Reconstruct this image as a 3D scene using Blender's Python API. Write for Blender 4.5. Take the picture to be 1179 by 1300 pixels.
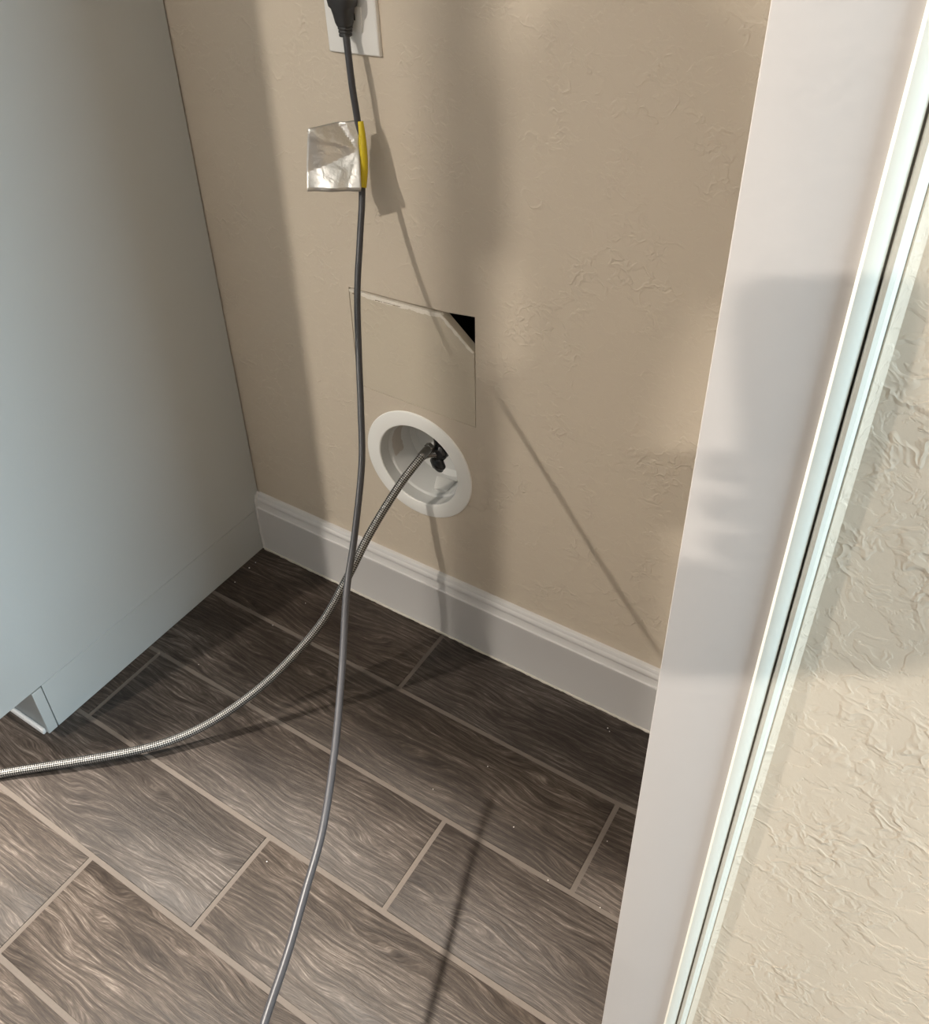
import bpy, bmesh, math, random
from mathutils import Vector, Matrix
random.seed(7)
sc = bpy.context.scene
COL = sc.collection
for o in list(bpy.data.objects):
    bpy.data.objects.remove(o, do_unlink=True)

# ------------------------------------------------------------------ camera
CAM = Vector((0.40292, -0.92668, 1.26420))
RX = Vector((0.846975, 0.531386, -0.016193))      # image right
RY = Vector((-0.296987, 0.498192, 0.814619))      # image up
RZ = Vector((0.440944, -0.685153, 0.579771))      # backwards
FPX, CXP, CYP = 1154.81, 589.5, 533.58
cd = bpy.data.cameras.new('camera'); cam = bpy.data.objects.new('camera', cd); COL.objects.link(cam)
M = Matrix((RX, RY, RZ)).transposed().to_4x4(); M.translation = CAM
cam.matrix_world = M
cd.sensor_fit = 'HORIZONTAL'; cd.sensor_width = 36.0; cd.lens = FPX / 1179 * 36
cd.shift_y = (CYP - 650) / 1179
cd.clip_start = 0.02
sc.camera = cam

# ------------------------------------------------------------------ world, lights, exposure
wd = bpy.data.worlds.new('room_ambience'); sc.world = wd; wd.use_nodes = True
bg = wd.node_tree.nodes['Background']
bg.inputs['Color'].default_value = (1.0, 0.93, 0.85, 1); bg.inputs['Strength'].default_value = 0.02
vs = sc.view_settings
vs.view_transform = 'Standard'; vs.look = 'None'; vs.gamma = 1.0; vs.use_curve_mapping = False
vs.exposure = 0.0

CEIL = 2.47
WARM = (1.0, 0.92, 0.82)
# x, y, watts, radius, colour : recessed ceiling lamps of the kitchen
DOWNLIGHTS = [
    (-1.25, -2.62, 83, 0.045, WARM),
    (-2.00, -2.09, 79, 0.045, WARM),
    (-0.765, -0.682, 128, 0.034, WARM),
    (0.64, -3.25, 92, 0.045, WARM),
    (0.80, -5.20, 30, 0.055, WARM),
]
def lamp_light(x, y, w, r, c):
    ld = bpy.data.lights.new('downlight_lamp', 'AREA'); ld.shape = 'DISK'; ld.size = 2 * r
    ld.energy = w; ld.color = c
    lo = bpy.data.objects.new('downlight_lamp', ld); COL.objects.link(lo)
    lo.location = (x, y, CEIL - 0.012)
    return lo
for L in DOWNLIGHTS:
    lamp_light(*L)
wl = bpy.data.lights.new('window_daylight', 'AREA'); wl.shape = 'RECTANGLE'; wl.size = 1.15; wl.size_y = 1.25
wl.energy = 155; wl.color = (0.68, 0.88, 1.0)
wlo = bpy.data.objects.new('window_daylight', wl); COL.objects.link(wlo)
wlo.location = (3.35, -1.28, 1.45); wlo.rotation_euler = (0, math.radians(90), 0)

# ------------------------------------------------------------------ helpers
def px(u, v, s):
    """point at depth s (along the optical axis) seen at photo pixel u, v : used only to read path coordinates"""
    return CAM + s * (RX * ((u - CXP) / FPX) - RY * ((v - CYP) / FPX) - RZ)

def link(name, me, mat=None, parent=None, kind=None, label=None, cat=None, group=None):
    o = bpy.data.objects.new(name, me); COL.objects.link(o)
    if mat is not None and me is not None:
        me.materials.clear(); me.materials.append(mat)
    if parent is not None: o.parent = parent
    tag(o, label, cat, group, kind)
    return o
def tag(o, label=None, cat=None, group=None, kind=None):
    if label: o['label'] = label
    if cat: o['category'] = cat
    if group: o['group'] = group
    if kind: o['kind'] = kind
def thing(name, loc, label, cat, group=None, kind=None):
    o = bpy.data.objects.new(name, None); COL.objects.link(o); o.location = loc
    o.empty_display_size = 0.05
    tag(o, label, cat, group, kind); return o
def mesh(bm, smooth=False, angle=None):
    me = bpy.data.meshes.new('m')
    bmesh.ops.recalc_face_normals(bm, faces=bm.faces)
    bm.to_mesh(me); bm.free()
    if smooth:
        for p in me.polygons: p.use_smooth = True
        if angle is not None:
            me.set_sharp_from_angle(angle=math.radians(angle))
    return me
def bm_box(bm, x0, x1, y0, y1, z0, z1, bev=0.0, seg=2):
    r = bmesh.ops.create_cube(bm, size=1.0)
    vs_ = r['verts']
    for v in vs_:
        v.co = Vector(((x0 + x1) / 2 + v.co.x * (x1 - x0), (y0 + y1) / 2 + v.co.y * (y1 - y0), (z0 + z1) / 2 + v.co.z * (z1 - z0)))
    if bev > 0:
        es = list({e for v in vs_ for e in v.link_edges})
        bmesh.ops.bevel(bm, geom=es, offset=bev, segments=seg, affect='EDGES', profile=0.5)
def box(name, x0, x1, y0, y1, z0, z1, mat, parent=None, bev=0.0, seg=2, **kw):
    bm = bmesh.new()
    off = Vector((0, 0, 0)); q = parent
    while q is not None:
        off += q.location; q = q.parent
    bm_box(bm, x0 - off.x, x1 - off.x, y0 - off.y, y1 - off.y, z0 - off.z, z1 - off.z, bev, seg)
    return link(name, mesh(bm, bev > 0, 40), mat, parent, **kw)
def catmull(pts, n):
    P = [Vector(p) for p in pts]
    P = [P[0] * 2 - P[1]] + P + [P[-1] * 2 - P[-2]]
    out = []
    for i in range(1, len(P) - 2):
        p0, p1, p2, p3 = P[i - 1:i + 3]
        for k in range(n):
            t = k / n
            out.append(0.5 * ((2 * p1) + (p2 - p0) * t + (2 * p0 - 5 * p1 + 4 * p2 - p3) * t * t + (3 * p1 - p0 - 3 * p2 + p3) * t ** 3))
    out.append(P[-2].copy())
    return out
def tube(path, rad, seg=14, off=Vector((0, 0, 0)), cap=True):
    """tube mesh with a UV map: u along the length in metres, v round the tube"""
    n = len(path)
    rads = rad if isinstance(rad, (list, tuple)) else [rad] * n
    bm = bmesh.new(); uvl = bm.loops.layers.uv.new('UVMap')
    T = []
    for i in range(n):
        a = path[max(0, i - 1)]; b = path[min(n - 1, i + 1)]
        T.append((b - a).normalized())
    ref = Vector((0, 0, 1)) if abs(T[0].z) < 0.9 else Vector((1, 0, 0))
    N = (ref - T[0] * ref.dot(T[0])).normalized()
    rings = []; acc = [0.0]
    for i in range(n):
        if i:
            N = (N - T[i] * N.dot(T[i])).normalized(); acc.append(acc[-1] + (path[i] - path[i - 1]).length)
        B = T[i].cross(N)
        rings.append([bm.verts.new(path[i] - off + (N * math.cos(2 * math.pi * k / seg) + B * math.sin(2 * math.pi * k / seg)) * rads[i]) for k in range(seg)])
    for i in range(n - 1):
        for k in range(seg):
            f = bm.faces.new((rings[i][k], rings[i][(k + 1) % seg], rings[i + 1][(k + 1) % seg], rings[i + 1][k]))
            uv = [(acc[i], k / seg), (acc[i], (k + 1) / seg), (acc[i + 1], (k + 1) / seg), (acc[i + 1], k / seg)]
            for lp, q in zip(f.loops, uv): lp[uvl].uv = q
    if cap:
        bm.faces.new(rings[0]); bm.faces.new(rings[-1])
    return mesh(bm, True, 50)
def lathe(profile, seg=64, axis='Y', centre=(0, 0, 0), close=False):
    """profile: list of (radius, offset along axis); solid of revolution"""
    bm = bmesh.new(); c = Vector(centre); rings = []
    for r, h in profile:
        ring = []
        for k in range(seg):
            a = 2 * math.pi * k / seg
            if axis == 'Y': p = Vector((r * math.cos(a), h, r * math.sin(a)))
            elif axis == 'X': p = Vector((h, r * math.cos(a), r * math.sin(a)))
            else: p = Vector((r * math.cos(a), r * math.sin(a), h))
            ring.append(bm.verts.new(p + c))
        rings.append(ring)
    m = len(rings)
    for i in range(m if close else m - 1):
        a = rings[i]; b = rings[(i + 1) % m]
        for k in range(seg):
            bm.faces.new((a[k], a[(k + 1) % seg], b[(k + 1) % seg], b[k]))
    if not close:
        if profile[0][0] > 1e-5: bm.faces.new(rings[0])
        if profile[-1][0] > 1e-5: bm.faces.new(rings[-1])
    bmesh.ops.remove_doubles(bm, verts=bm.verts, dist=1e-6)
    return mesh(bm, True, 35)
def extrude_profile(prof, a0, a1, axis, closed=True):
    """prof: 2D outline; axis 'X' -> (y,z) pairs swept in x ; axis 'Z' -> (x,y) pairs swept in z"""
    bm = bmesh.new()
    def P(q, t):
        return Vector((t, q[0], q[1])) if axis == 'X' else Vector((q[0], q[1], t))
    A = [bm.verts.new(P(q, a0)) for q in prof]; B = [bm.verts.new(P(q, a1)) for q in prof]
    n = len(prof)
    for i in range(n):
        bm.faces.new((A[i], A[(i + 1) % n], B[(i + 1) % n], B[i]))
    bm.faces.new(A); bm.faces.new(B)
    return mesh(bm, True, 32)

# ------------------------------------------------------------------ materials
class NT:
    def __init__(s, name):
        s.m = bpy.data.materials.new(name); s.m.use_nodes = True
        s.t = s.m.node_tree; s.b = s.t.nodes['Principled BSDF']
    def n(s, kind, **kw):
        nd = s.t.nodes.new('ShaderNode' + kind)
        for k, v in kw.items(): setattr(nd, k, v)
        return nd
    def set(s, nd, **kw):
        for k, v in kw.items():
            inp = nd.inputs[k.replace('_', ' ')]
            if hasattr(v, 'node'): s.t.links.new(v, inp)
            else: inp.default_value = v
        return nd
    def L(s, a, b): s.t.links.new(a, b)
    def math(s, op, a, b=None, c=None, clamp=False):
        nd = s.n('Math', operation=op, use_clamp=clamp)
        for i, v in enumerate((a, b, c)):
            if v is None: continue
            if hasattr(v, 'node'): s.L(v, nd.inputs[i])
            else: nd.inputs[i].default_value = v
        return nd.outputs[0]
    def mapping(s, vec, scale=(1, 1, 1), loc=(0, 0, 0), rot=(0, 0, 0)):
        nd = s.n('Mapping'); s.L(vec, nd.inputs['Vector'])
        nd.inputs['Scale'].default_value = scale; nd.inputs['Rotation'].default_value = rot
        if hasattr(loc, 'node'): s.L(loc, nd.inputs['Location'])
        else: nd.inputs['Location'].default_value = loc
        return nd.outputs[0]
    def noise(s, vec, scale, detail=2.0, rough=0.5, dist=0.0):
        nd = s.n('TexNoise'); s.L(vec, nd.inputs['Vector'])
        s.set(nd, Scale=scale, Detail=detail, Roughness=rough, Distortion=dist)
        return nd.outputs['Fac']
    def ramp(s, fac, stops, interp='LINEAR'):
        nd = s.n('ValToRGB'); s.L(fac, nd.inputs['Fac']); cr = nd.color_ramp; cr.interpolation = interp
        while len(cr.elements) < len(stops): cr.elements.new(0.5)
        for e, (p, c) in zip(cr.elements, stops):
            e.position = p; e.color = (c, c, c, 1) if isinstance(c, (int, float)) else (*c, 1)
        return nd.outputs['Color']
    def mix(s, fac, a, b, mode='MIX'):
        nd = s.n('Mix', data_type='RGBA', blend_type=mode)
        for sock, v in ((nd.inputs[0], fac), (nd.inputs[6], a), (nd.inputs[7], b)):
            if hasattr(v, 'node'): s.L(v, sock)
            elif isinstance(v, (int, float)): sock.default_value = v
            else: sock.default_value = (*v, 1)
        return nd.outputs[2]
    def bump(s, h, dist, strength=1.0, prev=None):
        nd = s.n('Bump'); s.L(h, nd.inputs['Height']); nd.inputs['Distance'].default_value = dist; nd.inputs['Strength'].default_value = strength
        if prev is not None: s.L(prev, nd.inputs['Normal'])
        return nd.outputs['Normal']
    def out(s, color=None, rough=None, normal=None, metal=None, spec=None):
        for k, v in (('Base Color', color), ('Roughness', rough), ('Normal', normal), ('Metallic', metal), ('Specular IOR Level', spec)):
            if v is None: continue
            if hasattr(v, 'node'): s.L(v, s.b.inputs[k])
            elif isinstance(v, (int, float)): s.b.inputs[k].default_value = v
            else: s.b.inputs[k].default_value = (*v, 1)
        return s.m

def paint(name, col, rough=0.45, grain=0.25, bumpd=0.0002, scale=160):
    m = NT(name); co = m.n('TexCoord').outputs['Object']
    n1 = m.noise(co, scale, 2); n2 = m.noise(co, 7, 3)
    c = m.mix(m.math('MULTIPLY', n2, grain), col, tuple(x * 0.86 for x in col))
    return m.out(c, rough, m.bump(n1, bumpd, 0.5))
def plain(name, col, rough=0.5, metal=0.0, var=0.2, scale=60, bumpd=0.0):
    m = NT(name); co = m.n('TexCoord').outputs['Object']
    n1 = m.noise(co, scale, 3)
    c = m.mix(m.math('MULTIPLY', n1, var), col, tuple(x * 0.7 for x in col))
    return m.out(c, rough, m.bump(n1, bumpd, 0.6) if bumpd else None, metal)

def wall_paint(name, col):
    m = NT(name); co = m.n('TexCoord').outputs['Object']
    # knockdown texture: flattened islands with crisp torn edges
    warp = m.n('TexNoise'); m.L(co, warp.inputs['Vector']); m.set(warp, Scale=38.0, Detail=2.0)
    off = m.n('VectorMath', operation='SCALE'); m.L(warp.outputs['Color'], off.inputs[0]); off.inputs['Scale'].default_value = 0.030
    add = m.n('VectorMath', operation='ADD'); m.L(co, add.inputs[0]); m.L(off.outputs[0], add.inputs[1])
    a = m.noise(add.outputs[0], 46, 4, 0.6)
    isl = m.ramp(a, [(0.46, 0.0), (0.52, 0.8), (0.62, 1.0)])
    rv = m.n('TexNoise'); m.L(m.mapping(add.outputs[0], (1, 1, 1), (3.1, 1.7, 0.4)), rv.inputs['Vector']); m.set(rv, Scale=30.0, Detail=3.0, Roughness=0.55)
    rid = m.math('SUBTRACT', 1.0, m.math('MULTIPLY', m.math('ABSOLUTE', m.math('SUBTRACT', rv.outputs['Fac'], 0.5)), 17.0), clamp=True)
    patch = m.noise(co, 11, 2)
    pm = m.ramp(patch, [(0.42, 0.0), (0.60, 1.0)])
    h = m.math('ADD', m.math('MULTIPLY', isl, 0.35), m.math('MULTIPLY', m.math('MULTIPLY', rid, pm), 0.8))
    fine = m.noise(co, 420, 2)
    h2 = m.math('ADD', h, m.math('MULTIPLY', fine, 0.14))
    big = m.noise(co, 3.2, 3)
    c = m.mix(m.math('MULTIPLY', big, 0.35), col, (col[0] * 0.93, col[1] * 0.90, col[2] * 0.86))
    return m.out(c, 0.62, m.bump(h2, 0.0010, 0.80))

def tile_mat():
    m = NT('wood_look_tile')
    co = m.n('TexCoord').outputs['Object']
    rnd = m.n('ObjectInfo').outputs['Random']
    cmb = m.n('CombineXYZ'); m.L(m.math('MULTIPLY', rnd, 37.0), cmb.inputs[0]); m.L(m.math('MULTIPLY', rnd, 91.0), cmb.inputs[1])
    cmb.inputs[2].default_value = 0.0
    P = m.n('VectorMath', operation='ADD'); m.L(co, P.inputs[0]); m.L(cmb.outputs[0], P.inputs[1]); P = P.outputs[0]
    sep = m.n('SeparateXYZ'); m.L(P, sep.inputs[0])
    swirl = m.noise(m.mapping(P, (4.2, 17, 1)), 1.0, 2.0, 0.5)
    swirl2 = m.noise(m.mapping(P, (22, 60, 1)), 1.0, 2.0)
    # growth rings: sine of the cross coordinate bent by low noise
    ph = m.math('ADD', m.math('MULTIPLY', sep.outputs[1], 560.0), m.math('ADD', m.math('MULTIPLY', swirl, 46.0), m.math('MULTIPLY', swirl2, 3.0)))
    ring = m.math('MULTIPLY_ADD', m.math('SINE', ph), 0.5, 0.5)
    warpv = m.n('CombineXYZ'); m.L(m.math('MULTIPLY', sep.outputs[0], 15.0), warpv.inputs[0])
    m.L(m.math('ADD', m.math('MULTIPLY', sep.outputs[1], 430.0), m.math('MULTIPLY', swirl, 26.0)), warpv.inputs[1]); m.L(rnd, warpv.inputs[2])
    streak = m.noise(warpv.outputs[0], 1.0, 4.0, 0.62)
    warpf = m.n('CombineXYZ'); m.L(m.math('MULTIPLY', sep.outputs[0], 55.0), warpf.inputs[0])
    m.L(m.math('ADD', m.math('MULTIPLY', sep.outputs[1], 1150.0), m.math('MULTIPLY', swirl, 66.0)), warpf.inputs[1])
    fine = m.noise(warpf.outputs[0], 1.0, 2.0, 0.6)
    blot = m.noise(m.mapping(P, (4.5, 11, 1)), 1.0, 3.0, 0.6)
    f = m.math('ADD', m.math('MULTIPLY', ring, 0.10), m.math('ADD', m.math('MULTIPLY', streak, 0.60), m.math('MULTIPLY', fine, 0.50)))
    f = m.math('ADD', f, m.math('MULTIPLY_ADD', blot, 0.55, -0.33))
    col = m.ramp(f, [(0.36, (0.019, 0.0135, 0.0105)), (0.53, (0.046, 0.0355, 0.0285)), (0.65, (0.088, 0.071, 0.0595)), (0.79, (0.205, 0.176, 0.154))])
    tint = m.ramp(rnd, [(0.0, (0.86, 0.86, 0.88)), (0.5, (1.0, 0.97, 0.94)), (1.0, (1.12, 1.06, 1.02))])
    col = m.mix(1.0, col, tint, 'MULTIPLY')
    hh = m.math('ADD', m.math('MULTIPLY', streak, 0.7), m.math('MULTIPLY', fine, 0.5))
    r = m.math('MULTIPLY_ADD', blot, 0.16, 0.42)
    return m.out(col, r, m.bump(hh, 0.0007, 0.8), spec=0.35)

def braid_mat():
    m = NT('braided_steel'); uv = m.n('TexCoord').outputs['UV']
    sep = m.n('SeparateXYZ'); m.L(uv, sep.inputs[0])
    u = m.math('MULTIPLY', sep.outputs[0], 2 * math.pi * 150); v = m.math('MULTIPLY', sep.outputs[1], 2 * math.pi * 6)
    a = m.math('SINE', m.math('ADD', u, v)); b = m.math('SINE', m.math('SUBTRACT', u, v))
    w = m.math('MULTIPLY_ADD', m.math('MULTIPLY', a, b), 0.5, 0.5)
    col = m.ramp(w, [(0.30, (0.03, 0.029, 0.028)), (0.55, (0.25, 0.245, 0.235)), (1.0, (0.56, 0.55, 0.53))])
    return m.out(col, 0.42, m.bump(w, 0.0007, 0.8), 0.85)
def foil_mat():
    m = NT('crumpled_foil'); co = m.n('TexCoord').outputs['Object']
    n1 = m.noise(co, 60, 3, 0.5, 0.4)
    n2 = m.noise(co, 420, 2)
    h = m.math('ADD', n1, m.math('MULTIPLY', n2, 0.08))
    return m.out((0.70, 0.68, 0.645), 0.46, m.bump(h, 0.0032, 0.7), 1.0)

BEIGE = (0.605, 0.528, 0.428)
M_WALL = wall_paint('beige_knockdown_paint', BEIGE)
M_PATCH = wall_paint('beige_knockdown_patch', (0.592, 0.523, 0.415))
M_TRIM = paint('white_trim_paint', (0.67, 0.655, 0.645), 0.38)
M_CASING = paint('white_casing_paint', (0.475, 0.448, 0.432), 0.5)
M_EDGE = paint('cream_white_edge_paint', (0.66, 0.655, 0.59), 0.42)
M_PANEL = paint('cool_white_cabinet_paint', (0.480, 0.495, 0.490), 0.42, 0.15)
M_CAULK = plain('cream_caulk', (0.60, 0.565, 0.50), 0.55, bumpd=0.0008)
M_TILE = tile_mat()
M_GROUT = plain('taupe_grout', (0.150, 0.125, 0.107), 0.85, 0, 0.5, 220, 0.0006)
M_PLASTIC = plain('white_plastic', (0.90, 0.895, 0.86), 0.38, 0, 0.10, 30)
M_CAN = plain('shaded_white_can_plastic', (0.62, 0.62, 0.60), 0.4, 0, 0.15, 30)  # white plastic greyed down: shade inside the recess put into the colour
M_PLATE = plain('white_outlet_plastic', (0.80, 0.79, 0.76), 0.32, 0, 0.05, 30)
M_DARKCORD = plain('dark_grey_rubber', (0.050, 0.050, 0.056), 0.40, 0, 0.2, 200)
M_PLUG = plain('black_plug_rubber', (0.030, 0.029, 0.030), 0.45, 0, 0.2, 200)
M_YELLOW = plain('yellow_vinyl_tape', (0.60, 0.46, 0.010), 0.25, 0, 0.25, 40)
M_FOIL = foil_mat()
M_BRAID = braid_mat()
M_CHROME = plain('dark_chrome', (0.46, 0.45, 0.43), 0.18, 1.0, 0.4, 90)
M_BLACKM = plain('blackened_valve_metal', (0.045, 0.045, 0.045), 0.25, 0.6, 0.3, 90)
M_GYPSUM = plain('torn_gypsum_paper', (0.86, 0.80, 0.70), 0.9, 0, 0.35, 300, 0.001)
M_TORN = plain('brown_torn_paper', (0.22, 0.16, 0.11), 0.95, 0, 0.6, 300, 0.001)
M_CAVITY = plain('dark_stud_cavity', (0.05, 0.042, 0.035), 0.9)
M_CEIL = paint('white_ceiling_paint', (0.80, 0.77, 0.72), 0.7)
M_STEEL = plain('brushed_steel', (0.55, 0.55, 0.56), 0.32, 0.9, 0.15, 40)
M_FRIDGE = plain('grey_fridge_enamel', (0.30, 0.30, 0.31), 0.45, 0.1)
M_BLACK = plain('black_plastic', (0.02, 0.02, 0.02), 0.4)
M_DUST = plain('brown_dried_caulk', (0.55, 0.50, 0.45), 0.9, 0, 0.5, 200, 0.001)

# ------------------------------------------------------------------ structure
XC = -0.6705        # cabinet side panel face
XR = 0.3200         # alcove right side
YW = -0.5400        # face of the wall beside the alcove
# floor: grout bed with one object for every tile
PITCH, LEN, Y1, GAP = 0.157, 0.605, 0.1549, 0.0075
FX0, FX1, FY0 = -2.6, 3.0, -3.6
floor = box('floor', FX0, FX1, FY0, 0.0, -0.05, -0.0014, M_GROUT, kind='structure')
JOINT = [-0.2375, 0.167, -0.0404, -0.2451, -0.4426, -0.640]
tile_cache = {}
def tile(x0, x1, y0, y1):
    w, d = round(x1 - x0, 4), round(y1 - y0, 4)
    if w < 0.012 or d < 0.012: return
    key = (w, d)
    if key not in tile_cache:
        bm = bmesh.new(); bm_box(bm, -w / 2, w / 2, -d / 2, d / 2, -0.009, 0.0, 0.0)
        top = [e for e in bm.edges if all(v.co.z > -0.001 for v in e.verts)]
        bmesh.ops.bevel(bm, geom=top, offset=0.0011, segments=2, affect='EDGES', profile=0.5)
        tile_cache[key] = mesh(bm, True, 40); tile_cache[key].materials.append(M_TILE)
    o = bpy.data.objects.new('tile', tile_cache[key]); COL.objects.link(o); o.parent = floor
    o.location = ((x0 + x1) / 2, (y0 + y1) / 2, random.uniform(-0.0003, 0.0003))
nrow = 20
for r in range(nrow):
    yb = -(Y1 + (r - 1) * PITCH) - GAP / 2 if r > 0 else -0.006
    ya = -(Y1 + r * PITCH) + GAP / 2
    if r < 6: j0 = JOINT[r]
    else: j0 = JOINT[r % 3] + (r // 3) * -0.004
    k0 = math.floor((FX0 - j0) / LEN)
    for k in range(k0, k0 + 12):
        x0 = j0 + k * LEN + GAP / 2; x1 = j0 + (k + 1) * LEN - GAP / 2
        x0 = max(x0, FX0); x1 = min(x1, FX1)
        if x1 - x0 < 0.02: continue
        if yb > YW:                                  # rows that run into the side wall are cut there
            if x0 < XR - 0.02: tile(x0, min(x1, XR - 0.002), ya, yb)
            if ya < YW - 0.02 and x1 > XR: tile(max(x0, XR + 0.002), x1, ya, YW - 0.002)
        else: tile(x0, x1, ya, yb)

# back wall with a round hole for the outlet box and a cut-out behind the patch
RCX, RCZ, R_IN, R_OUT = -0.2825, 0.3590, 0.0750, 0.1010
def sheet_with_holes(outer, holes, y0, thick):
    bm = bmesh.new(); es = []
    for loop in [outer] + holes:
        vs_ = [bm.verts.new((x, y0, z)) for x, z in loop]
        for i in range(len(vs_)): es.append(bm.edges.new((vs_[i], vs_[(i + 1) % len(vs_)])))
    bmesh.ops.triangle_fill(bm, use_beauty=True, use_dissolve=False, edges=es)
    r = bmesh.ops.extrude_face_region(bm, geom=list(bm.faces))
    for v in r['geom']:
        if isinstance(v, bmesh.types.BMVert): v.co.y += thick
    return mesh(bm)
circ = [(RCX + 0.0785 * math.cos(2 * math.pi * k / 64), RCZ + 0.0785 * math.sin(2 * math.pi * k / 64)) for k in range(64)]
CUT = [(-0.3925, 0.4905), (-0.3790, 0.4770), (-0.1735, 0.4735), (-0.1732, 0.6600), (-0.2179, 0.6548), (-0.3050, 0.6513), (-0.3925, 0.6493)]
wall_back = link('wall_back', sheet_with_holes([(-2.6, 0), (XR + 0.02, 0), (XR + 0.02, CEIL), (-2.6, CEIL)], [circ, CUT], 0.0, 0.0127), M_WALL, kind='structure')
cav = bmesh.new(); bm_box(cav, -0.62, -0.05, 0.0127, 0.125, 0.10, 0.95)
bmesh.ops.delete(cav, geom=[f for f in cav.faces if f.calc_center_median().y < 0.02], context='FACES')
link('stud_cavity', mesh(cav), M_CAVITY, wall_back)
wall_right = link('wall_right', extrude_profile([(XR, 0.0), (XR, YW), (3.0, YW), (3.0, 0.0)], 0.0, CEIL, 'Z'), M_WALL, kind='structure')
box('ceiling', FX0, FX1 + 0.5, -6.2, 0.02, CEIL, CEIL + 0.05, M_CEIL, kind='structure')

# side wall far to the right with the kitchen window in it
WX = 3.0
for nm, a in (('wall_side', (WX, WX + 0.12, -3.6, -1.92, 0.0, CEIL)), ('wall_side', (WX, WX + 0.12, -0.64, YW, 0.0, CEIL)),
              ('wall_side', (WX, WX + 0.12, -1.92, -0.64, 0.0, 0.85)), ('wall_side', (WX, WX + 0.12, -1.92, -0.64, 2.08, CEIL))):
    box(nm, *a, M_WALL, kind='structure')
win = thing('window_1', (WX, -1.28, 0.85), 'white framed kitchen window in the side wall', 'window', kind='structure')
for a in ((-1.92, -1.87, 0.85, 2.08), (-0.69, -0.64, 0.85, 2.08), (-1.92, -0.64, 0.85, 0.90), (-1.92, -0.64, 2.03, 2.08), (-1.87, -0.69, 1.44, 1.475)):
    box('window_frame', WX + 0.03, WX + 0.07, *a, M_TRIM, win, 0.003)

# baseboard along the back wall
T = 0.0149
PB = [(0, 0), (-T, 0), (-T, 0.1035), (-T - 0.0006, 0.1055), (-T - 0.0002, 0.1080), (-0.0122, 0.1088), (-0.0112, 0.1120), (-0.0104, 0.1170), (-0.0099, 0.1205),
      (-0.0108, 0.1225), (-0.0112, 0.1262), (-0.0098, 0.1300), (-0.0082, 0.1318), (-0.0078, 0.1345), (-0.0062, 0.1372), (-0.0030, 0.1387), (0, 0.1387)]
bb = link('baseboard_back', extrude_profile(PB, XC + 0.001, XR, 'X'), M_TRIM, kind='structure')
def bead(pts, r, name, mat, parent, jit=0.25):
    path = catmull(pts, 10)
    path = [q + Vector((0, 0, random.uniform(-jit, jit) * r)) for q in path]
    return link(name, tube(path, [r * random.uniform(1 - jit, 1 + jit) for _ in path], 8), mat, parent)
bead([(XC + 0.004 + i * 0.0493, -T - 0.0005, 0.0012) for i in range(21)], 0.0023, 'caulk_bead', M_CAULK, bb)
bead([(XC + 0.0015, -0.0035, 0.1400), (XC + 0.0015, -0.011, 0.131), (XC + 0.0015, -0.014, 0.105), (XC + 0.0015, -0.0145, 0.05), (XC + 0.003, -0.0155, 0.004)], 0.0026, 'caulk_bead', M_TRIM, bb)

# right hand casing: flat board, two edge strips with an open joint between them
CX0, CY = 0.3022, -0.5500
trim = thing('trim_1', (CX0, CY, 0), 'white flat door-style casing beside the alcove', 'casing', kind='structure')
def prof_strip(name, pr, mat, parent):
    off = parent.location
    return link(name, extrude_profile([(x - off.x, y - off.y) for x, y in pr], 0.0, 2.2, 'Z'), mat, parent)
CL, CLY = 0.3030, -0.5540          # the board stands slightly splayed, its alcove edge further out
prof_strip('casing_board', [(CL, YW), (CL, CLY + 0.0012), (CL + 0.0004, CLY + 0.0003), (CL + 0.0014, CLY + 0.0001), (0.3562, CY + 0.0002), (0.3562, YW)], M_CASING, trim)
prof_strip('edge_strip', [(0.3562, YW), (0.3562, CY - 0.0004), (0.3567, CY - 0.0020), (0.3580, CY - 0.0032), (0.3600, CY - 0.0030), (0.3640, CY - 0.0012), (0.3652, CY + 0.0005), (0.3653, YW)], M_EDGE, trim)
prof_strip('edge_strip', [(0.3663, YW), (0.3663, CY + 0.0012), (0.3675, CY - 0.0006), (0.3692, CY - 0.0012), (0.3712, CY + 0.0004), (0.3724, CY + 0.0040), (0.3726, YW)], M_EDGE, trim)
prof_strip('caulk_bead', [(0.3728, YW), (0.3727, YW - 0.0035), (0.3735, YW - 0.0040), (0.3748, YW - 0.0022), (0.3775, YW)], M_WALL, trim)

# ------------------------------------------------------------------ tall cabinet on the left
cab = thing('pantry_cabinet', (XC, -0.30, 0), 'tall pale blue-white cabinet side with a toe kick notch', 'cabinet')
YF = -0.588
box('side_panel', XC - 0.018, XC, YF, -0.0025, 0.1025, 2.30, M_PANEL, cab, 0.0006, 1)
box('base_panel', XC - 0.018, XC - 0.0006, -0.5065, -0.0040, 0.0004, 0.1016, M_PANEL, cab, 0.0005, 1)
tk = box('toe_kick', XC - 0.62, XC - 0.0002, -0.5250, -0.5080, 0.0004, 0.0995, M_PANEL, cab, 0.0008, 1)
box('shoe_strip', XC - 0.62, XC - 0.006, -0.5315, -0.5252, 0.0002, 0.0115, M_TRIM, tk, 0.002, 2)
box('carcass', XC - 0.62, XC - 0.0185, -0.570, -0.004, 0.1025, 2.30, M_PANEL, cab)
for (xa, xb) in ((XC - 0.62, XC - 0.311), (XC - 0.309, XC - 0.0005)):
    d = box('door', xa, xb, -0.6085, -0.5895, 0.106, 2.296, M_PANEL, cab, 0.0015, 2)
    hx = xb - 0.03 if xa < XC - 0.5 else xa + 0.03
    box('handle', hx - 0.005, hx + 0.005, -0.640, -0.6085, 1.0, 1.16, M_STEEL, d, 0.002, 2)

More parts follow.
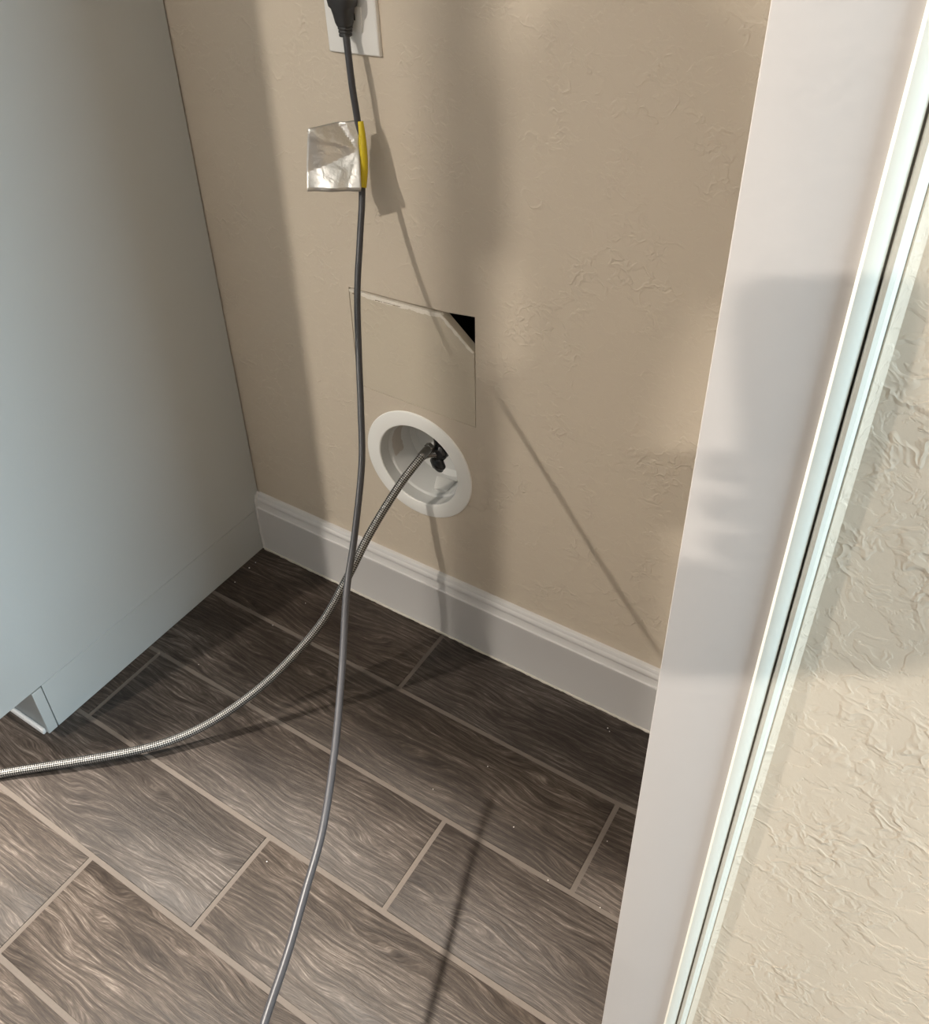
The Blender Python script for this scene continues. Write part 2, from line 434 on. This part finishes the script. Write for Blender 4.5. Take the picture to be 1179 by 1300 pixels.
# cabinet bridging over the refrigerator space
up = thing('over_fridge_cabinet', (-0.175, -0.30, 1.86), 'white cabinet bridging above the empty refrigerator space', 'cabinet')
box('carcass', XC + 0.002, XR - 0.002, -0.570, -0.003, 1.86, 2.30, M_PANEL, up, 0.001, 1)
for (xa, xb) in ((XC + 0.003, -0.1765), (-0.1740, XR - 0.003)):
    box('door', xa, xb, -0.5900, -0.5715, 1.865, 2.296, M_PANEL, up, 0.0015, 2)

# ------------------------------------------------------------------ drywall patch
PATCH = [(-0.3915, 0.4910), (-0.3785, 0.4776), (-0.1745, 0.4741), (-0.1748, 0.6030), (-0.2255, 0.6478), (-0.2310, 0.6490), (-0.3050, 0.6470), (-0.3915, 0.6458)]
patch = thing('drywall_patch', (-0.28, 0.0, 0.4741), 'beige cut-out drywall piece with a broken corner above the round outlet', 'drywall piece')
o = link('board', sheet_with_holes([(x + 0.28, z - 0.4741) for x, z in PATCH], [], 0.0003, 0.0127), M_PATCH, patch)
def ragged(pts, w0, name, mat, y, n=60, seed=1, depth=0.0012):
    """a torn strip running below a polyline, with an uneven lower edge"""
    rn = random.Random(seed); bm = bmesh.new()
    P = [Vector((x, 0, z)) for x, z in pts]; Ls = [0.0]
    for a, b in zip(P[:-1], P[1:]): Ls.append(Ls[-1] + (b - a).length)
    top, low = [], []
    wv = w0
    for i in range(n + 1):
        s = Ls[-1] * i / n; k = max(j for j in range(len(P) - 1) if Ls[j] <= s + 1e-9)
        t = (s - Ls[k]) / (Ls[k + 1] - Ls[k]); q = P[k].lerp(P[k + 1], t); d = (P[k + 1] - P[k]).normalized()
        nrm = Vector((d.z, 0, -d.x))
        wv = max(w0 * 0.35, min(w0 * 1.6, wv + rn.uniform(-0.3, 0.3) * w0))
        top.append(bm.verts.new((q.x + 0.28, y - depth * rn.uniform(0.3, 1.0), q.z - 0.4741)))
        e = q + nrm * wv
        low.append(bm.verts.new((e.x + 0.28, y, e.z - 0.4741)))
    bk = [bm.verts.new((v.co.x, y + 0.004, v.co.z)) for v in top]
    for i in range(n):
        bm.faces.new((top[i], top[i + 1], low[i + 1], low[i])); bm.faces.new((bk[i], bk[i + 1], top[i + 1], top[i]))
    return link(name, mesh(bm), mat, patch)
ragged([(-0.3915, 0.6460), (-0.3050, 0.6472), (-0.2290, 0.6491)], 0.0050, 'exposed_gypsum', M_GYPSUM, -0.0002, 70, 3)
ragged([(-0.2290, 0.6505), (-0.1752, 0.6030)], 0.0040, 'exposed_gypsum', M_GYPSUM, -0.0002, 24, 5)
ragged([(-0.1751, 0.6030), (-0.1750, 0.5600)], 0.0012, 'exposed_gypsum', M_GYPSUM, -0.0001, 30, 8)
ragged([(-0.3440, 0.6410), (-0.3280, 0.6414), (-0.2960, 0.6420)], 0.0016, 'torn_paper', M_TORN, -0.0004, 26, 9, 0.0004)
ragged([(-0.3860, 0.6408), (-0.3760, 0.6409)], 0.0011, 'torn_paper', M_TORN, -0.0004, 10, 11, 0.0004)

# ------------------------------------------------------------------ round recessed outlet box and its valve
ob = thing('recessed_outlet_box', (RCX, 0.0, RCZ), 'round white recessed plastic water outlet box in the wall', 'outlet box')
link('flange_ring', lathe([(R_OUT, 0.0), (R_OUT, -0.0012), (R_OUT - 0.0010, -0.0026), (R_OUT - 0.003, -0.0032), (R_IN + 0.004, -0.0036), (R_IN + 0.0012, -0.0032), (R_IN, -0.0018), (R_IN, 0.0), (R_IN + 0.004, 0.0008)], 80, 'Y', close=True), M_PLASTIC, ob)
link('can', lathe([(R_IN + 0.0025, 0.0), (R_IN, -0.001), (R_IN - 0.001, 0.018), (R_IN - 0.004, 0.0195), (R_IN - 0.0050, 0.021), (R_IN - 0.0065, 0.072), (R_IN - 0.014, 0.080), (0.0, 0.081), (0.0, 0.0835), (R_IN - 0.012, 0.0830), (R_IN - 0.0035, 0.074), (R_IN - 0.0015, 0.021), (R_IN + 0.0025, 0.018)], 72, 'Y', close=True), M_CAN, ob)
# square latch tab on the floor of the can
bm = bmesh.new(); bm_box(bm, -0.017, 0.017, -0.014, 0.014, -0.003, 0.003, 0.0012, 2)
bm.transform(Matrix.Translation((0.022, 0.040, -0.061)) @ Matrix.Rotation(math.radians(20), 4, 'Y') @ Matrix.Rotation(math.radians(24), 4, 'Z'))
link('latch_tab', mesh(bm, True, 40), M_PLASTIC, ob)
# smear of old adhesive on the left inner wall
bm = bmesh.new(); rows = []
rn = random.Random(4)
for i in range(13):
    a = math.radians(150 + i * 4.2); row = []
    for j in range(7):
        yy = 0.024 + j * 0.0045 + rn.uniform(-0.0012, 0.0012); rr = R_IN - 0.0058 - (0.0012 if 0 < i < 12 and 0 < j < 6 else -0.0008) * rn.uniform(0.4, 1.2)
        row.append(bm.verts.new((rr * math.cos(a), yy, rr * math.sin(a))))
    rows.append(row)
for i in range(12):
    for j in range(6): bm.faces.new((rows[i][j], rows[i + 1][j], rows[i + 1][j + 1], rows[i][j + 1]))
link('adhesive_smear', mesh(bm, True), M_DUST, ob)

VX, VY, VZ = -0.2610, 0.0340, 0.3740
va = thing('shutoff_valve', (VX, VY, VZ), 'small dark chrome shutoff valve inside the round wall outlet', 'valve')
link('valve_body', lathe([(0.0075, 0.048), (0.0075, 0.014), (0.0105, 0.013), (0.0115, 0.002), (0.0115, -0.008), (0.0085, -0.012), (0.0, -0.0125)], 24, 'Y'), M_BLACKM, va)
link('escutcheon_nut', lathe([(0.0, 0.030), (0.0130, 0.030), (0.0130, 0.020), (0.0115, 0.0185), (0.0, 0.0185)], 6, 'Y'), M_CHROME, va)
link('stem', lathe([(0.0, 0.020), (0.0085, 0.019), (0.0085, 0.004), (0.005, 0.002), (0.005, -0.004), (0.0, -0.005)], 20, 'Z', centre=(-0.002, 0.0, 0.004)), M_BLACKM, va)
# oval handle below the body
bm = bmesh.new(); bmesh.ops.create_uvsphere(bm, u_segments=24, v_segments=14, radius=1.0)
for v in bm.verts:
    f = 1 + 0.10 * math.cos(6 * math.atan2(v.co.z, v.co.x))
    v.co = Vector((v.co.x * 0.0135 * f, v.co.y * 0.0085, v.co.z * 0.0115 * f))
bm.transform(Matrix.Translation((-0.003, -0.006, -0.019)) @ Matrix.Rotation(math.radians(-25), 4, 'Z'))
h = link('handle', mesh(bm, True), M_BLACKM, va)
link('outlet_barb', tube([Vector((0.0, -0.004, -0.001)), Vector((-0.014, -0.012, -0.003)), Vector((-0.020, -0.016, -0.006))], 0.0070, 16), M_CHROME, va)

va.scale = (1.22, 1.0, 1.22)

# ------------------------------------------------------------------ braided water hose
HP = [px(547, 567, 1.452), px(541, 573, 1.445), px(530, 586, 1.436), px(505, 619, 1.430), px(470, 676, 1.425), px(440, 735, 1.415), px(410, 788, 1.425), px(372, 833, 1.435), px(330, 873, 1.442), px(282, 908, 1.445),
      px(235, 933, 1.442), px(180, 951, 1.432), px(100, 966, 1.420), px(0, 982, 1.411)]
HP += [Vector((-0.76, -0.705, 0.0075)), Vector((-0.86, -0.86, 0.0072)), Vector((-0.86, -1.05, 0.0072)), Vector((-0.74, -1.18, 0.03)), Vector((-0.60, -1.245, 0.10)), Vector((-0.55, -1.284, 0.16))]
hp = catmull(HP, 14)
for q in hp: q.z = max(q.z, 0.0070)
hose = thing('water_supply_hose', hp[200], 'silver braided water hose running from the wall outlet across the floor', 'hose')
link('braided_hose', tube(hp, 0.0066, 20, hose.location), M_BRAID, hose)
link('crimp_ferrule', tube(hp[6:24], 0.0076, 20, hose.location), M_CHROME, hose)
link('coupling_nut', tube(hp[0:9], 0.0090, 6, hose.location), M_CHROME, hose)

# ------------------------------------------------------------------ outlet plate
PX0, PX1, PZ0 = -0.3805, -0.3015, 0.9835
plate = thing('outlet_plate', ((PX0 + PX1) / 2, 0.0, PZ0), 'white plastic wall outlet plate above the foil tag', 'outlet')
w2 = (PX1 - PX0) / 2
bm = bmesh.new(); bm_box(bm, -w2, w2, -0.0058, 0.0, 0.0, 0.122)
fe = [e for e in bm.edges if all(v.co.y < -0.005 for v in e.verts)]
bmesh.ops.bevel(bm, geom=fe, offset=0.0030, segments=3, affect='EDGES', profile=0.6)
bm.transform(Matrix.Rotation(math.radians(-1.6), 4, 'Y'))
link('plate', mesh(bm, True, 45), M_PLATE, plate)
for zc in (0.0415, 0.0805):
    r_ = box('receptacle', PX0 + 0.023, PX1 - 0.023, -0.0072, -0.0050, PZ0 + zc - 0.0145, PZ0 + zc + 0.0145, M_PLATE, plate, 0.0008, 2)
    for sx in (-0.0064, 0.0064):
        box('slot', (PX0 + PX1) / 2 + sx - 0.001, (PX0 + PX1) / 2 + sx + 0.001, -0.0076, -0.0071, PZ0 + zc - 0.001, PZ0 + zc + 0.007, M_BLACK, r_)
link('screw', lathe([(0.0, -0.0072), (0.0026, -0.0069), (0.0032, -0.0058), (0.0032, -0.004), (0.0, -0.004)], 20, 'Y', centre=(0, 0, 0.061)), M_PLATE, plate)
# ------------------------------------------------------------------ power cord
CP = [px(438.5, 40, 1.093), px(441, 60, 1.100), px(447, 110, 1.120), px(455, 165, 1.146), px(459.5, 240, 1.168), px(457, 300, 1.178), px(453.5, 370, 1.180), px(455, 440, 1.172), px(458, 520, 1.158), px(459, 590, 1.145),
      px(450, 680, 1.118), px(440, 750, 1.095), px(434, 850, 1.065), px(425, 950, 1.030), px(410, 1050, 0.990), px(388, 1130, 0.950), px(365, 1210, 0.908), px(335, 1300, 0.860)]
CP += [Vector((0.065, -0.80, 0.300)), Vector((0.08, -0.98, 0.275)), Vector((0.05, -1.14, 0.22)), Vector((0.0, -1.25, 0.16)), Vector((-0.02, -1.299, 0.15))]
cp = catmull(CP, 12)
cord = thing('power_cord', cp[0], 'dark grey power cord hanging from the outlet across the empty space', 'power cord')
ro = cord.location.copy()
link('cord', tube(cp, 0.0043, 16, ro), M_DARKCORD, cord)
# flat right-angle plug: body, shoulder and ribbed strain relief
P0 = Vector((-0.3405, -0.0195, 1.0085))
def loft(rings, name, mat, parent, seg=24, pw=3.2):
    bm = bmesh.new(); R_ = []
    for (c, hx, hy) in rings:
        ring = []
        for k in range(seg):
            a = 2 * math.pi * k / seg; ca, sa = math.cos(a), math.sin(a)
            ring.append(bm.verts.new((c[0] + hx * math.copysign(abs(ca) ** (2 / pw), ca) - ro.x, c[1] + hy * math.copysign(abs(sa) ** (2 / pw), sa) - ro.y, c[2] - ro.z)))
        R_.append(ring)
    for a, b in zip(R_[:-1], R_[1:]):
        for k in range(seg): bm.faces.new((a[k], a[(k + 1) % seg], b[(k + 1) % seg], b[k]))
    bm.faces.new(R_[0]); bm.faces.new(R_[-1])
    return link(name, mesh(bm, True, 45), mat, parent)
plug = loft([((-0.3400, -0.0200, 1.0195), .0085, .0080), ((-0.3400, -0.0202, 1.0235), .0100, .0095), ((-0.3400, -0.0205, 1.0330), .0115, .0110), ((-0.3400, -0.0210, 1.0395), .0130, .0120),
             ((-0.3400, -0.0210, 1.0420), .0165, .0130), ((-0.3400, -0.0210, 1.0500), .0180, .0138), ((-0.3400, -0.0210, 1.0640), .0180, .0138), ((-0.3400, -0.0210, 1.0710), .0160, .0130), ((-0.3400, -0.0210, 1.0735), .0120, .0100)], 'plug', M_PLUG, cord)
for k in range(3):
    zc = 1.0075 + k * 0.0042; s_ = 0.0071 + 0.0005 * k
    loft([((-0.3405 + .0002 * k, -0.0193, zc), s_ * .93, s_ * .9), ((-0.3405 + .0002 * k, -0.0193, zc + .0006), s_, s_ * .97), ((-0.3405 + .0002 * k, -0.0193, zc + .0028), s_, s_ * .97), ((-0.3405 + .0002 * k, -0.0193, zc + .0034), s_ * .93, s_ * .9)], 'strain_relief_rib', M_PLUG, plug)
loft([((-0.3405, -0.0193, 1.0075), .0060, .0057), ((-0.3400, -0.0195, 1.0210), .0070, .0066)], 'strain_relief_core', M_PLUG, plug)
for sx in (-0.0064, 0.0064):
    box('prong', -0.3410 + sx - 0.0008, -0.3410 + sx + 0.0008, -0.0085, -0.0075, 1.054, 1.060, M_STEEL, cord)
# yellow tape wrapped round the cord and the foil flag stuck to it
i0, i1 = 34, 49
seg_ = cp[i0:i1]
tv = [px(457.5, 154, 1.1395), px(459.5, 170, 1.1440), px(461, 190, 1.150), px(461.3, 210, 1.157), px(460.5, 225, 1.162), px(459.3, 238, 1.165)]
tp = catmull(tv, 6)
nt = len(tp)
link('yellow_tape', tube(tp, [0.0036 + 0.0024 * min(1, 1.5 * i / (nt - 1)) for i in range(nt)], 18, ro), M_YELLOW, cord)
A = px(456, 152.5, 1.139); B_ = px(455.5, 238.5, 1.1635)
dirv = Vector((-0.66, -0.75, 0.0)).normalized()
# where the free edge is seen in the photo
Wd = 0.0655
NU, NV = 26, 30
bm = bmesh.new(); G = []
nrm = Vector((dirv.y, -dirv.x, 0.0)); 
if nrm.dot(CAM - A) < 0: nrm = -nrm
def crease(u, v):
    # u 0 at the cord, 1 at the free edge ; v 0 top, 1 bottom : folds that meet at a pinch beside the tape
    h = 0.0
    cu, cv = 0.03, 0.44
    ang = math.atan2(v - cv, u - cu + 1e-6)
    rr = math.hypot(u - cu, v - cv)
    for a0, amp, wdt in ((-0.85, -0.0044, 0.20), (-0.42, 0.0026, 0.20), (1.15, -0.0016, 0.2), (0.75, 0.0016, 0.2)):
        h += amp * max(0, 1 - abs(ang - a0) / wdt) * min(1, rr * 2.2)
    vl = cv + 0.30 * (u - cu); vu = cv - 0.34 * (u - cu)      # fold lines running out from the pinch
    if v > vl: h += -0.016 * (vl - vu) + 0.026 * (v - vl)
    elif v > vu: h += -0.016 * (v - vu)
    else: h += 0.010 * (v - vu)
    h += 0.0018 * math.sin(9 * u + 4 * v) * u
    if v > 0.93: h += -0.004 * (v - 0.93) / 0.07
    return h
for j in range(NV + 1):
    v = j / NV; row = []
    base = A.lerp(B_, v)
    for i in range(NU + 1):
        u = i / NU
        p_ = base + dirv * (Wd * u) + nrm * (crease(u, v) + 0.002) + Vector((0, 0, -0.0035 * u * (0.5 - v)))
        row.append(bm.verts.new(p_ - ro))
    G.append(row)
for j in range(NV):
    for i in range(NU): bm.faces.new((G[j][i], G[j][i + 1], G[j + 1][i + 1], G[j + 1][i]))
fl = link('foil_tag', mesh(bm, True, 14), M_FOIL, cord, label='crumpled silver foil flag')
sm = fl.modifiers.new('thick', 'SOLIDIFY'); sm.thickness = 0.0003

# ------------------------------------------------------------------ refrigerator rolled out of its space (outside the frame)
FXL, FXR, FYB, FYF, FH = -0.745, 0.165, -1.305, -1.985, 1.80
fr = thing('refrigerator', (-0.29, -1.65, 0), 'grey steel refrigerator rolled forward out of its space', 'refrigerator')
box('body', FXL, FXR, FYF, FYB, 0.035, FH, M_FRIDGE, fr, 0.006, 2)
box('rear_cover', FXL + 0.06, FXR - 0.06, FYB, FYB + 0.004, 0.06, 0.42, M_BLACK, fr, 0.001, 1)
midx = (FXL + FXR) / 2
for xa, xb, za, zb in ((FXL, midx - 0.003, 0.72, FH), (midx + 0.003, FXR, 0.72, FH), (FXL, FXR, 0.06, 0.71)):
    d = box('door' if zb > 1 else 'freezer_drawer', xa, xb, FYF - 0.070, FYF - 0.004, za, zb, M_STEEL, fr, 0.008, 3)
    d.rotation_euler = (0, 0, 0)
for hx in (midx - 0.045, midx + 0.045):
    box('handle', hx - 0.011, hx + 0.011, FYF - 0.125, FYF - 0.071, 0.85, 1.55, M_STEEL, fr, 0.008, 3)
box('handle', FXL + 0.1, FXR - 0.1, FYF - 0.125, FYF - 0.071, 0.62, 0.645, M_STEEL, fr, 0.008, 3)
for fx in (FXL + 0.06, FXR - 0.06):
    for fy in (FYB - 0.06, FYF + 0.06):
        link('foot', lathe([(0.0, 0.0), (0.020, 0.0), (0.020, 0.012), (0.009, 0.014), (0.009, 0.036), (0.0, 0.036)], 18, 'Z', centre=(fx + 0.29, fy + 1.65, 0)), M_BLACK, fr)

# ------------------------------------------------------------------ recessed ceiling lamps: trim rings
for (x, y, w, r, c) in DOWNLIGHTS:
    lo = thing('recessed_ceiling_light', (x, y, CEIL), 'round white recessed lamp in the ceiling', 'ceiling light', 'recessed ceiling lamps')
    link('trim_ring', lathe([(0.085, 0.0), (0.085, -0.004), (0.070, -0.010), (0.062, -0.010), (0.060, 0.0)], 40, 'Z', close=True), M_TRIM, lo)

# ------------------------------------------------------------------ crumbs of plaster on the tiles
M_CRUMB = plain('white_plaster_crumb', (0.80, 0.77, 0.72), 0.8)
CR = [(-0.655, -0.073, 2.4), (-0.652, -0.116, 1.8), (-0.516, -0.160, 1.5), (-0.566, -0.296, 1.3), (-0.5, -0.087, 1.2), (0.052, -0.27, 1.6), (-0.032, -0.204, 1.4), (-0.083, -0.281, 1.2),
      (0.178, -0.218, 1.2), (0.21, -0.3095, 1.6), (0.132, -0.3135, 1.5), (0.098, -0.043, 1.9), (0.103, -0.047, 1.5), (-0.655, -0.055, 1.6), (-0.2225, -0.5000, 1.5)]
BASE_ = 'white plaster crumb lying against the foot of the cabinet panel'
CL_ = [BASE_, BASE_, 'white plaster crumb beside the grout line below the baseboard corner', 'white plaster crumb on the tile between cabinet and hose',
       'faint white crumb on the tile nearest the baseboard corner', 'white plaster crumb on the middle tile beside the cord shadow', 'white plaster crumb out on the middle of the plank tile',
       'white plaster crumb on the plank above the short grout joint', 'white crumb on the short tile piece beside the casing', 'white crumb on the grout line beside the casing',
       'white crumb on the grout line in front of the short tile piece', 'curled white crumb on the dark tile under the baseboard end', 'small white crumb touching a curled crumb under the baseboard end', BASE_,
       'white crumb on the short grout joint beside the power cord']
for i, (x, y, s_) in enumerate(CR):
    bm = bmesh.new(); bmesh.ops.create_icosphere(bm, subdivisions=1, radius=0.001 * s_ * 0.62)
    rn = random.Random(i)
    for v in bm.verts: v.co = Vector((v.co.x * rn.uniform(0.7, 1.4), v.co.y * rn.uniform(0.7, 1.3), v.co.z * rn.uniform(0.5, 0.9)))
    zmin = min(v.co.z for v in bm.verts)
    o = link('plaster_crumb', mesh(bm), M_CRUMB, label=CL_[i], cat='crumb', group='plaster crumbs scattered on the floor')
    o.location = (x, y, -zmin + 0.0001); o.rotation_euler = (0, 0, rn.uniform(0, 6))

# ------------------------------------------------------------------ the person taking the picture (behind the lens), phone in hand
M_SKIN = plain('skin', (0.52, 0.33, 0.24), 0.5, 0, 0.2, 40)
M_SHIRT = plain('grey_cotton', (0.16, 0.17, 0.19), 0.9, 0, 0.3, 300)
M_JEANS = plain('blue_denim', (0.05, 0.07, 0.12), 0.9, 0, 0.4, 400)
M_HAIR = plain('dark_hair', (0.03, 0.022, 0.017), 0.6, 0, 0.4, 200)
M_GLASS = plain('black_phone_glass', (0.012, 0.012, 0.014), 0.12)
M_SHOE = plain('dark_shoe', (0.03, 0.03, 0.03), 0.7)
def phone_pt(a, b, c):               # a right, b up, c towards the holder
    return CAM + RX * a + RY * b + RZ * c
ph = thing('smartphone', phone_pt(-0.019, -0.132, 0.008), 'dark slab smartphone held up in a hand', 'phone')
def slab(name, a0, a1, b0, b1, c0, c1, bev, mat, parent):
    bm = bmesh.new(); bm_box(bm, a0, a1, b0, b1, c0, c1)
    es = [e for e in bm.edges if abs((e.verts[0].co - e.verts[1].co).normalized().z) > 0.9]
    bmesh.ops.bevel(bm, geom=es, offset=bev, segments=5, affect='EDGES', profile=0.5)
    bm.transform(Matrix((RX, RY, RZ)).transposed().to_4x4())
    for v in bm.verts: v.co += CAM - parent.location
    return link(name, mesh(bm, True, 40), mat, parent)
slab('case', -0.055, 0.017, -0.132, 0.016, 0.004, 0.012, 0.010, M_SHOE, ph)
slab('screen', -0.0525, 0.0145, -0.1295, 0.0135, 0.0121, 0.0126, 0.008, M_GLASS, ph)

def skinned(name, nodes, edges, mat, parent, sub=2, root=0):
    off = Vector((0, 0, 0)); q = parent
    while q is not None: off += q.location; q = q.parent
    me = bpy.data.meshes.new(name)
    me.from_pydata([Vector(n[0]) - off for n in nodes], edges, [])
    o = link(name, me, mat, parent)
    mo = o.modifiers.new('skin', 'SKIN'); mo.use_smooth_shade = True
    for i, n in enumerate(nodes):
        r = n[1]
        me.skin_vertices[0].data[i].radius = r if isinstance(r, tuple) else (r, r)
        me.skin_vertices[0].data[i].use_root = (i == root)
    sb = o.modifiers.new('sub', 'SUBSURF'); sb.levels = sub; sb.render_levels = sub
    return o
def chain(nodes, edges, start, pts):
    prev = start
    for p_, r_ in pts:
        nodes.append((Vector(p_), r_)); edges.append((prev, len(nodes) - 1)); prev = len(nodes) - 1
    return prev
PXc, PYc, PTH = 0.302, -1.62, math.radians(-76)
def PT(x, y, z):                     # person's own frame: x to their right, y ahead
    return Vector((PXc + x * math.cos(PTH) - y * math.sin(PTH), PYc + x * math.sin(PTH) + y * math.cos(PTH), z))
per = thing('person', (PXc, PYc, 0), 'person in grey shirt and jeans holding up a phone', 'person')
wrist = phone_pt(-0.005, -0.134, 0.054)
elbow = Vector((0.285, -1.235, 1.215))
N_, E_ = [(PT(0, 0, 0.98), 0.105)], []
chest = chain(N_, E_, 0, [(PT(0, 0, 1.12), 0.100), (PT(0, 0, 1.28), 0.108), (PT(0, 0.01, 1.40), 0.085)])
neck = chain(N_, E_, chest, [(PT(0, 0.01, 1.475), 0.056), (PT(0, 0.02, 1.56), 0.056), (PT(-0.02, 0.03, 1.63), 0.084), (PT(-0.02, 0.028, 1.71), 0.072), (PT(-0.02, 0.025, 1.745), 0.036)])
sl = chain(N_, E_, chest, [(PT(-0.185, 0.0, 1.385), 0.060), (PT(-0.185, 0.0, 1.385).lerp(elbow, 0.5) + Vector((0, 0, -0.02)), 0.047), (elbow, 0.041), (wrist.lerp(elbow, 0.5), 0.036), (wrist, 0.026)])
chain(N_, E_, chest, [(PT(0.185, -0.01, 1.38), 0.060), (PT(0.215, -0.02, 1.12), 0.046), (PT(0.20, 0.03, 0.90), 0.036), (PT(0.19, 0.04, 0.84), 0.026), (PT(0.188, 0.045, 0.76), 0.027)])
for sx in (-1, 1):
    chain(N_, E_, 0, [(PT(0.095 * sx, 0, 0.88), 0.090), (PT(0.10 * sx, 0.01, 0.50), 0.060), (PT(0.10 * sx, -0.01, 0.30), 0.054), (PT(0.10 * sx, -0.02, 0.09), 0.038)])
# palm and five fingers closed round the lower end of the phone
palm = chain(N_, E_, sl, [(phone_pt(0.016, -0.118, 0.036), (0.030, 0.016)), (phone_pt(0.000, -0.088, 0.034), (0.036, 0.014))])
body = skinned('body', N_, E_, M_SKIN, per)
FN, FE = [(phone_pt(0.002, -0.095, 0.033), 0.012)], []
for i, (b, ln) in enumerate(((-0.064, 1.0), (-0.083, 1.06), (-0.101, 1.0), (-0.118, 0.85))):
    chain(FN, FE, 0, [(phone_pt(-0.022, b - 0.004, 0.030), 0.0088), (phone_pt(-0.050 - 0.006 * ln, b, 0.023), 0.0086), (phone_pt(-0.066 - 0.004 * ln, b + 0.002, 0.004), 0.0082), (phone_pt(-0.055 - 0.002 * ln, b + 0.003, -0.0045), 0.0074)])
chain(FN, FE, 0, [(phone_pt(0.020, -0.082, 0.030), 0.0115), (phone_pt(0.027, -0.058, 0.020), 0.0105), (phone_pt(0.025, -0.036, 0.010), 0.0090)])
skinned('fingers', FN, FE, M_SKIN, per, 2)
# clothing over the body
S_, SE = [(PT(0, 0, 0.93), 0.125)], []
c2 = chain(S_, SE, 0, [(PT(0, 0, 1.12), 0.115), (PT(0, 0, 1.28), 0.122), (PT(0, 0.01, 1.405), 0.097)])
chain(S_, SE, c2, [(PT(-0.185, 0, 1.385), 0.074), (PT(-0.185, 0.0, 1.385).lerp(elbow, 0.45) + Vector((0, 0, -0.02)), 0.064)])
chain(S_, SE, c2, [(PT(0.185, -0.01, 1.38), 0.074), (PT(0.205, -0.015, 1.22), 0.064)])
skinned('shirt', S_, SE, M_SHIRT, per)
J_, JE = [(PT(0, 0, 0.97), 0.118)], []
for sx in (-1, 1):
    chain(J_, JE, 0, [(PT(0.095 * sx, 0, 0.86), 0.100), (PT(0.10 * sx, 0.01, 0.50), 0.072), (PT(0.10 * sx, -0.01, 0.30), 0.066), (PT(0.10 * sx, -0.02, 0.07), 0.060)])
skinned('trousers', J_, JE, M_JEANS, per)
ROT = Matrix.Rotation(PTH, 4, 'Z')
for sx in (-1, 1):
    bm = bmesh.new(); bm_box(bm, -0.045, 0.045, -0.09, 0.17, 0.001, 0.075, 0.03, 4)
    for v in bm.verts:
        if v.co.y > 0.05: v.co.z = 0.001 + (v.co.z - 0.001) * (1 - 0.55 * (v.co.y - 0.05) / 0.13)
        v.co += Vector((0.10 * sx, -0.01, 0))
    bm.transform(ROT)
    link('shoe', mesh(bm, True), M_SHOE, per)
HR = Matrix.Translation(PT(-0.02, 0.03, 1.655) - per.location) @ Matrix.Rotation(PTH + math.radians(60), 4, 'Z')   # the head turns towards the phone
def ball(name, c, r, mat, cut=None):
    bm = bmesh.new(); bmesh.ops.create_uvsphere(bm, u_segments=24, v_segments=16, radius=1.0)
    if cut: bmesh.ops.delete(bm, geom=[v for v in bm.verts if cut(v.co)], context='VERTS')
    for v in bm.verts: v.co = HR @ Vector((c[0] + v.co.x * r[0], c[1] + v.co.y * r[1], c[2] + v.co.z * r[2]))
    return link(name, mesh(bm, True), mat, per)
hr = ball('hair', (0, -0.008, 0.0), (0.092, 0.100, 0.112), M_HAIR, lambda q: q.z < -0.25 or (q.y > 0.35 and q.z < 0.45))
hm = hr.modifiers.new('thick', 'SOLIDIFY'); hm.thickness = 0.012
for sx in (-1, 1):
    ball('eye', (0.030 * sx, 0.074, -0.012), (0.012, 0.012, 0.009), M_PLATE)
    ball('ear', (0.084 * sx, 0.0, -0.02), (0.010, 0.018, 0.030), M_SKIN)
ball('nose', (0, 0.088, -0.038), (0.012, 0.016, 0.024), M_SKIN)
ball('mouth', (0, 0.078, -0.078), (0.024, 0.010, 0.007), plain('lips', (0.42, 0.20, 0.17), 0.5))
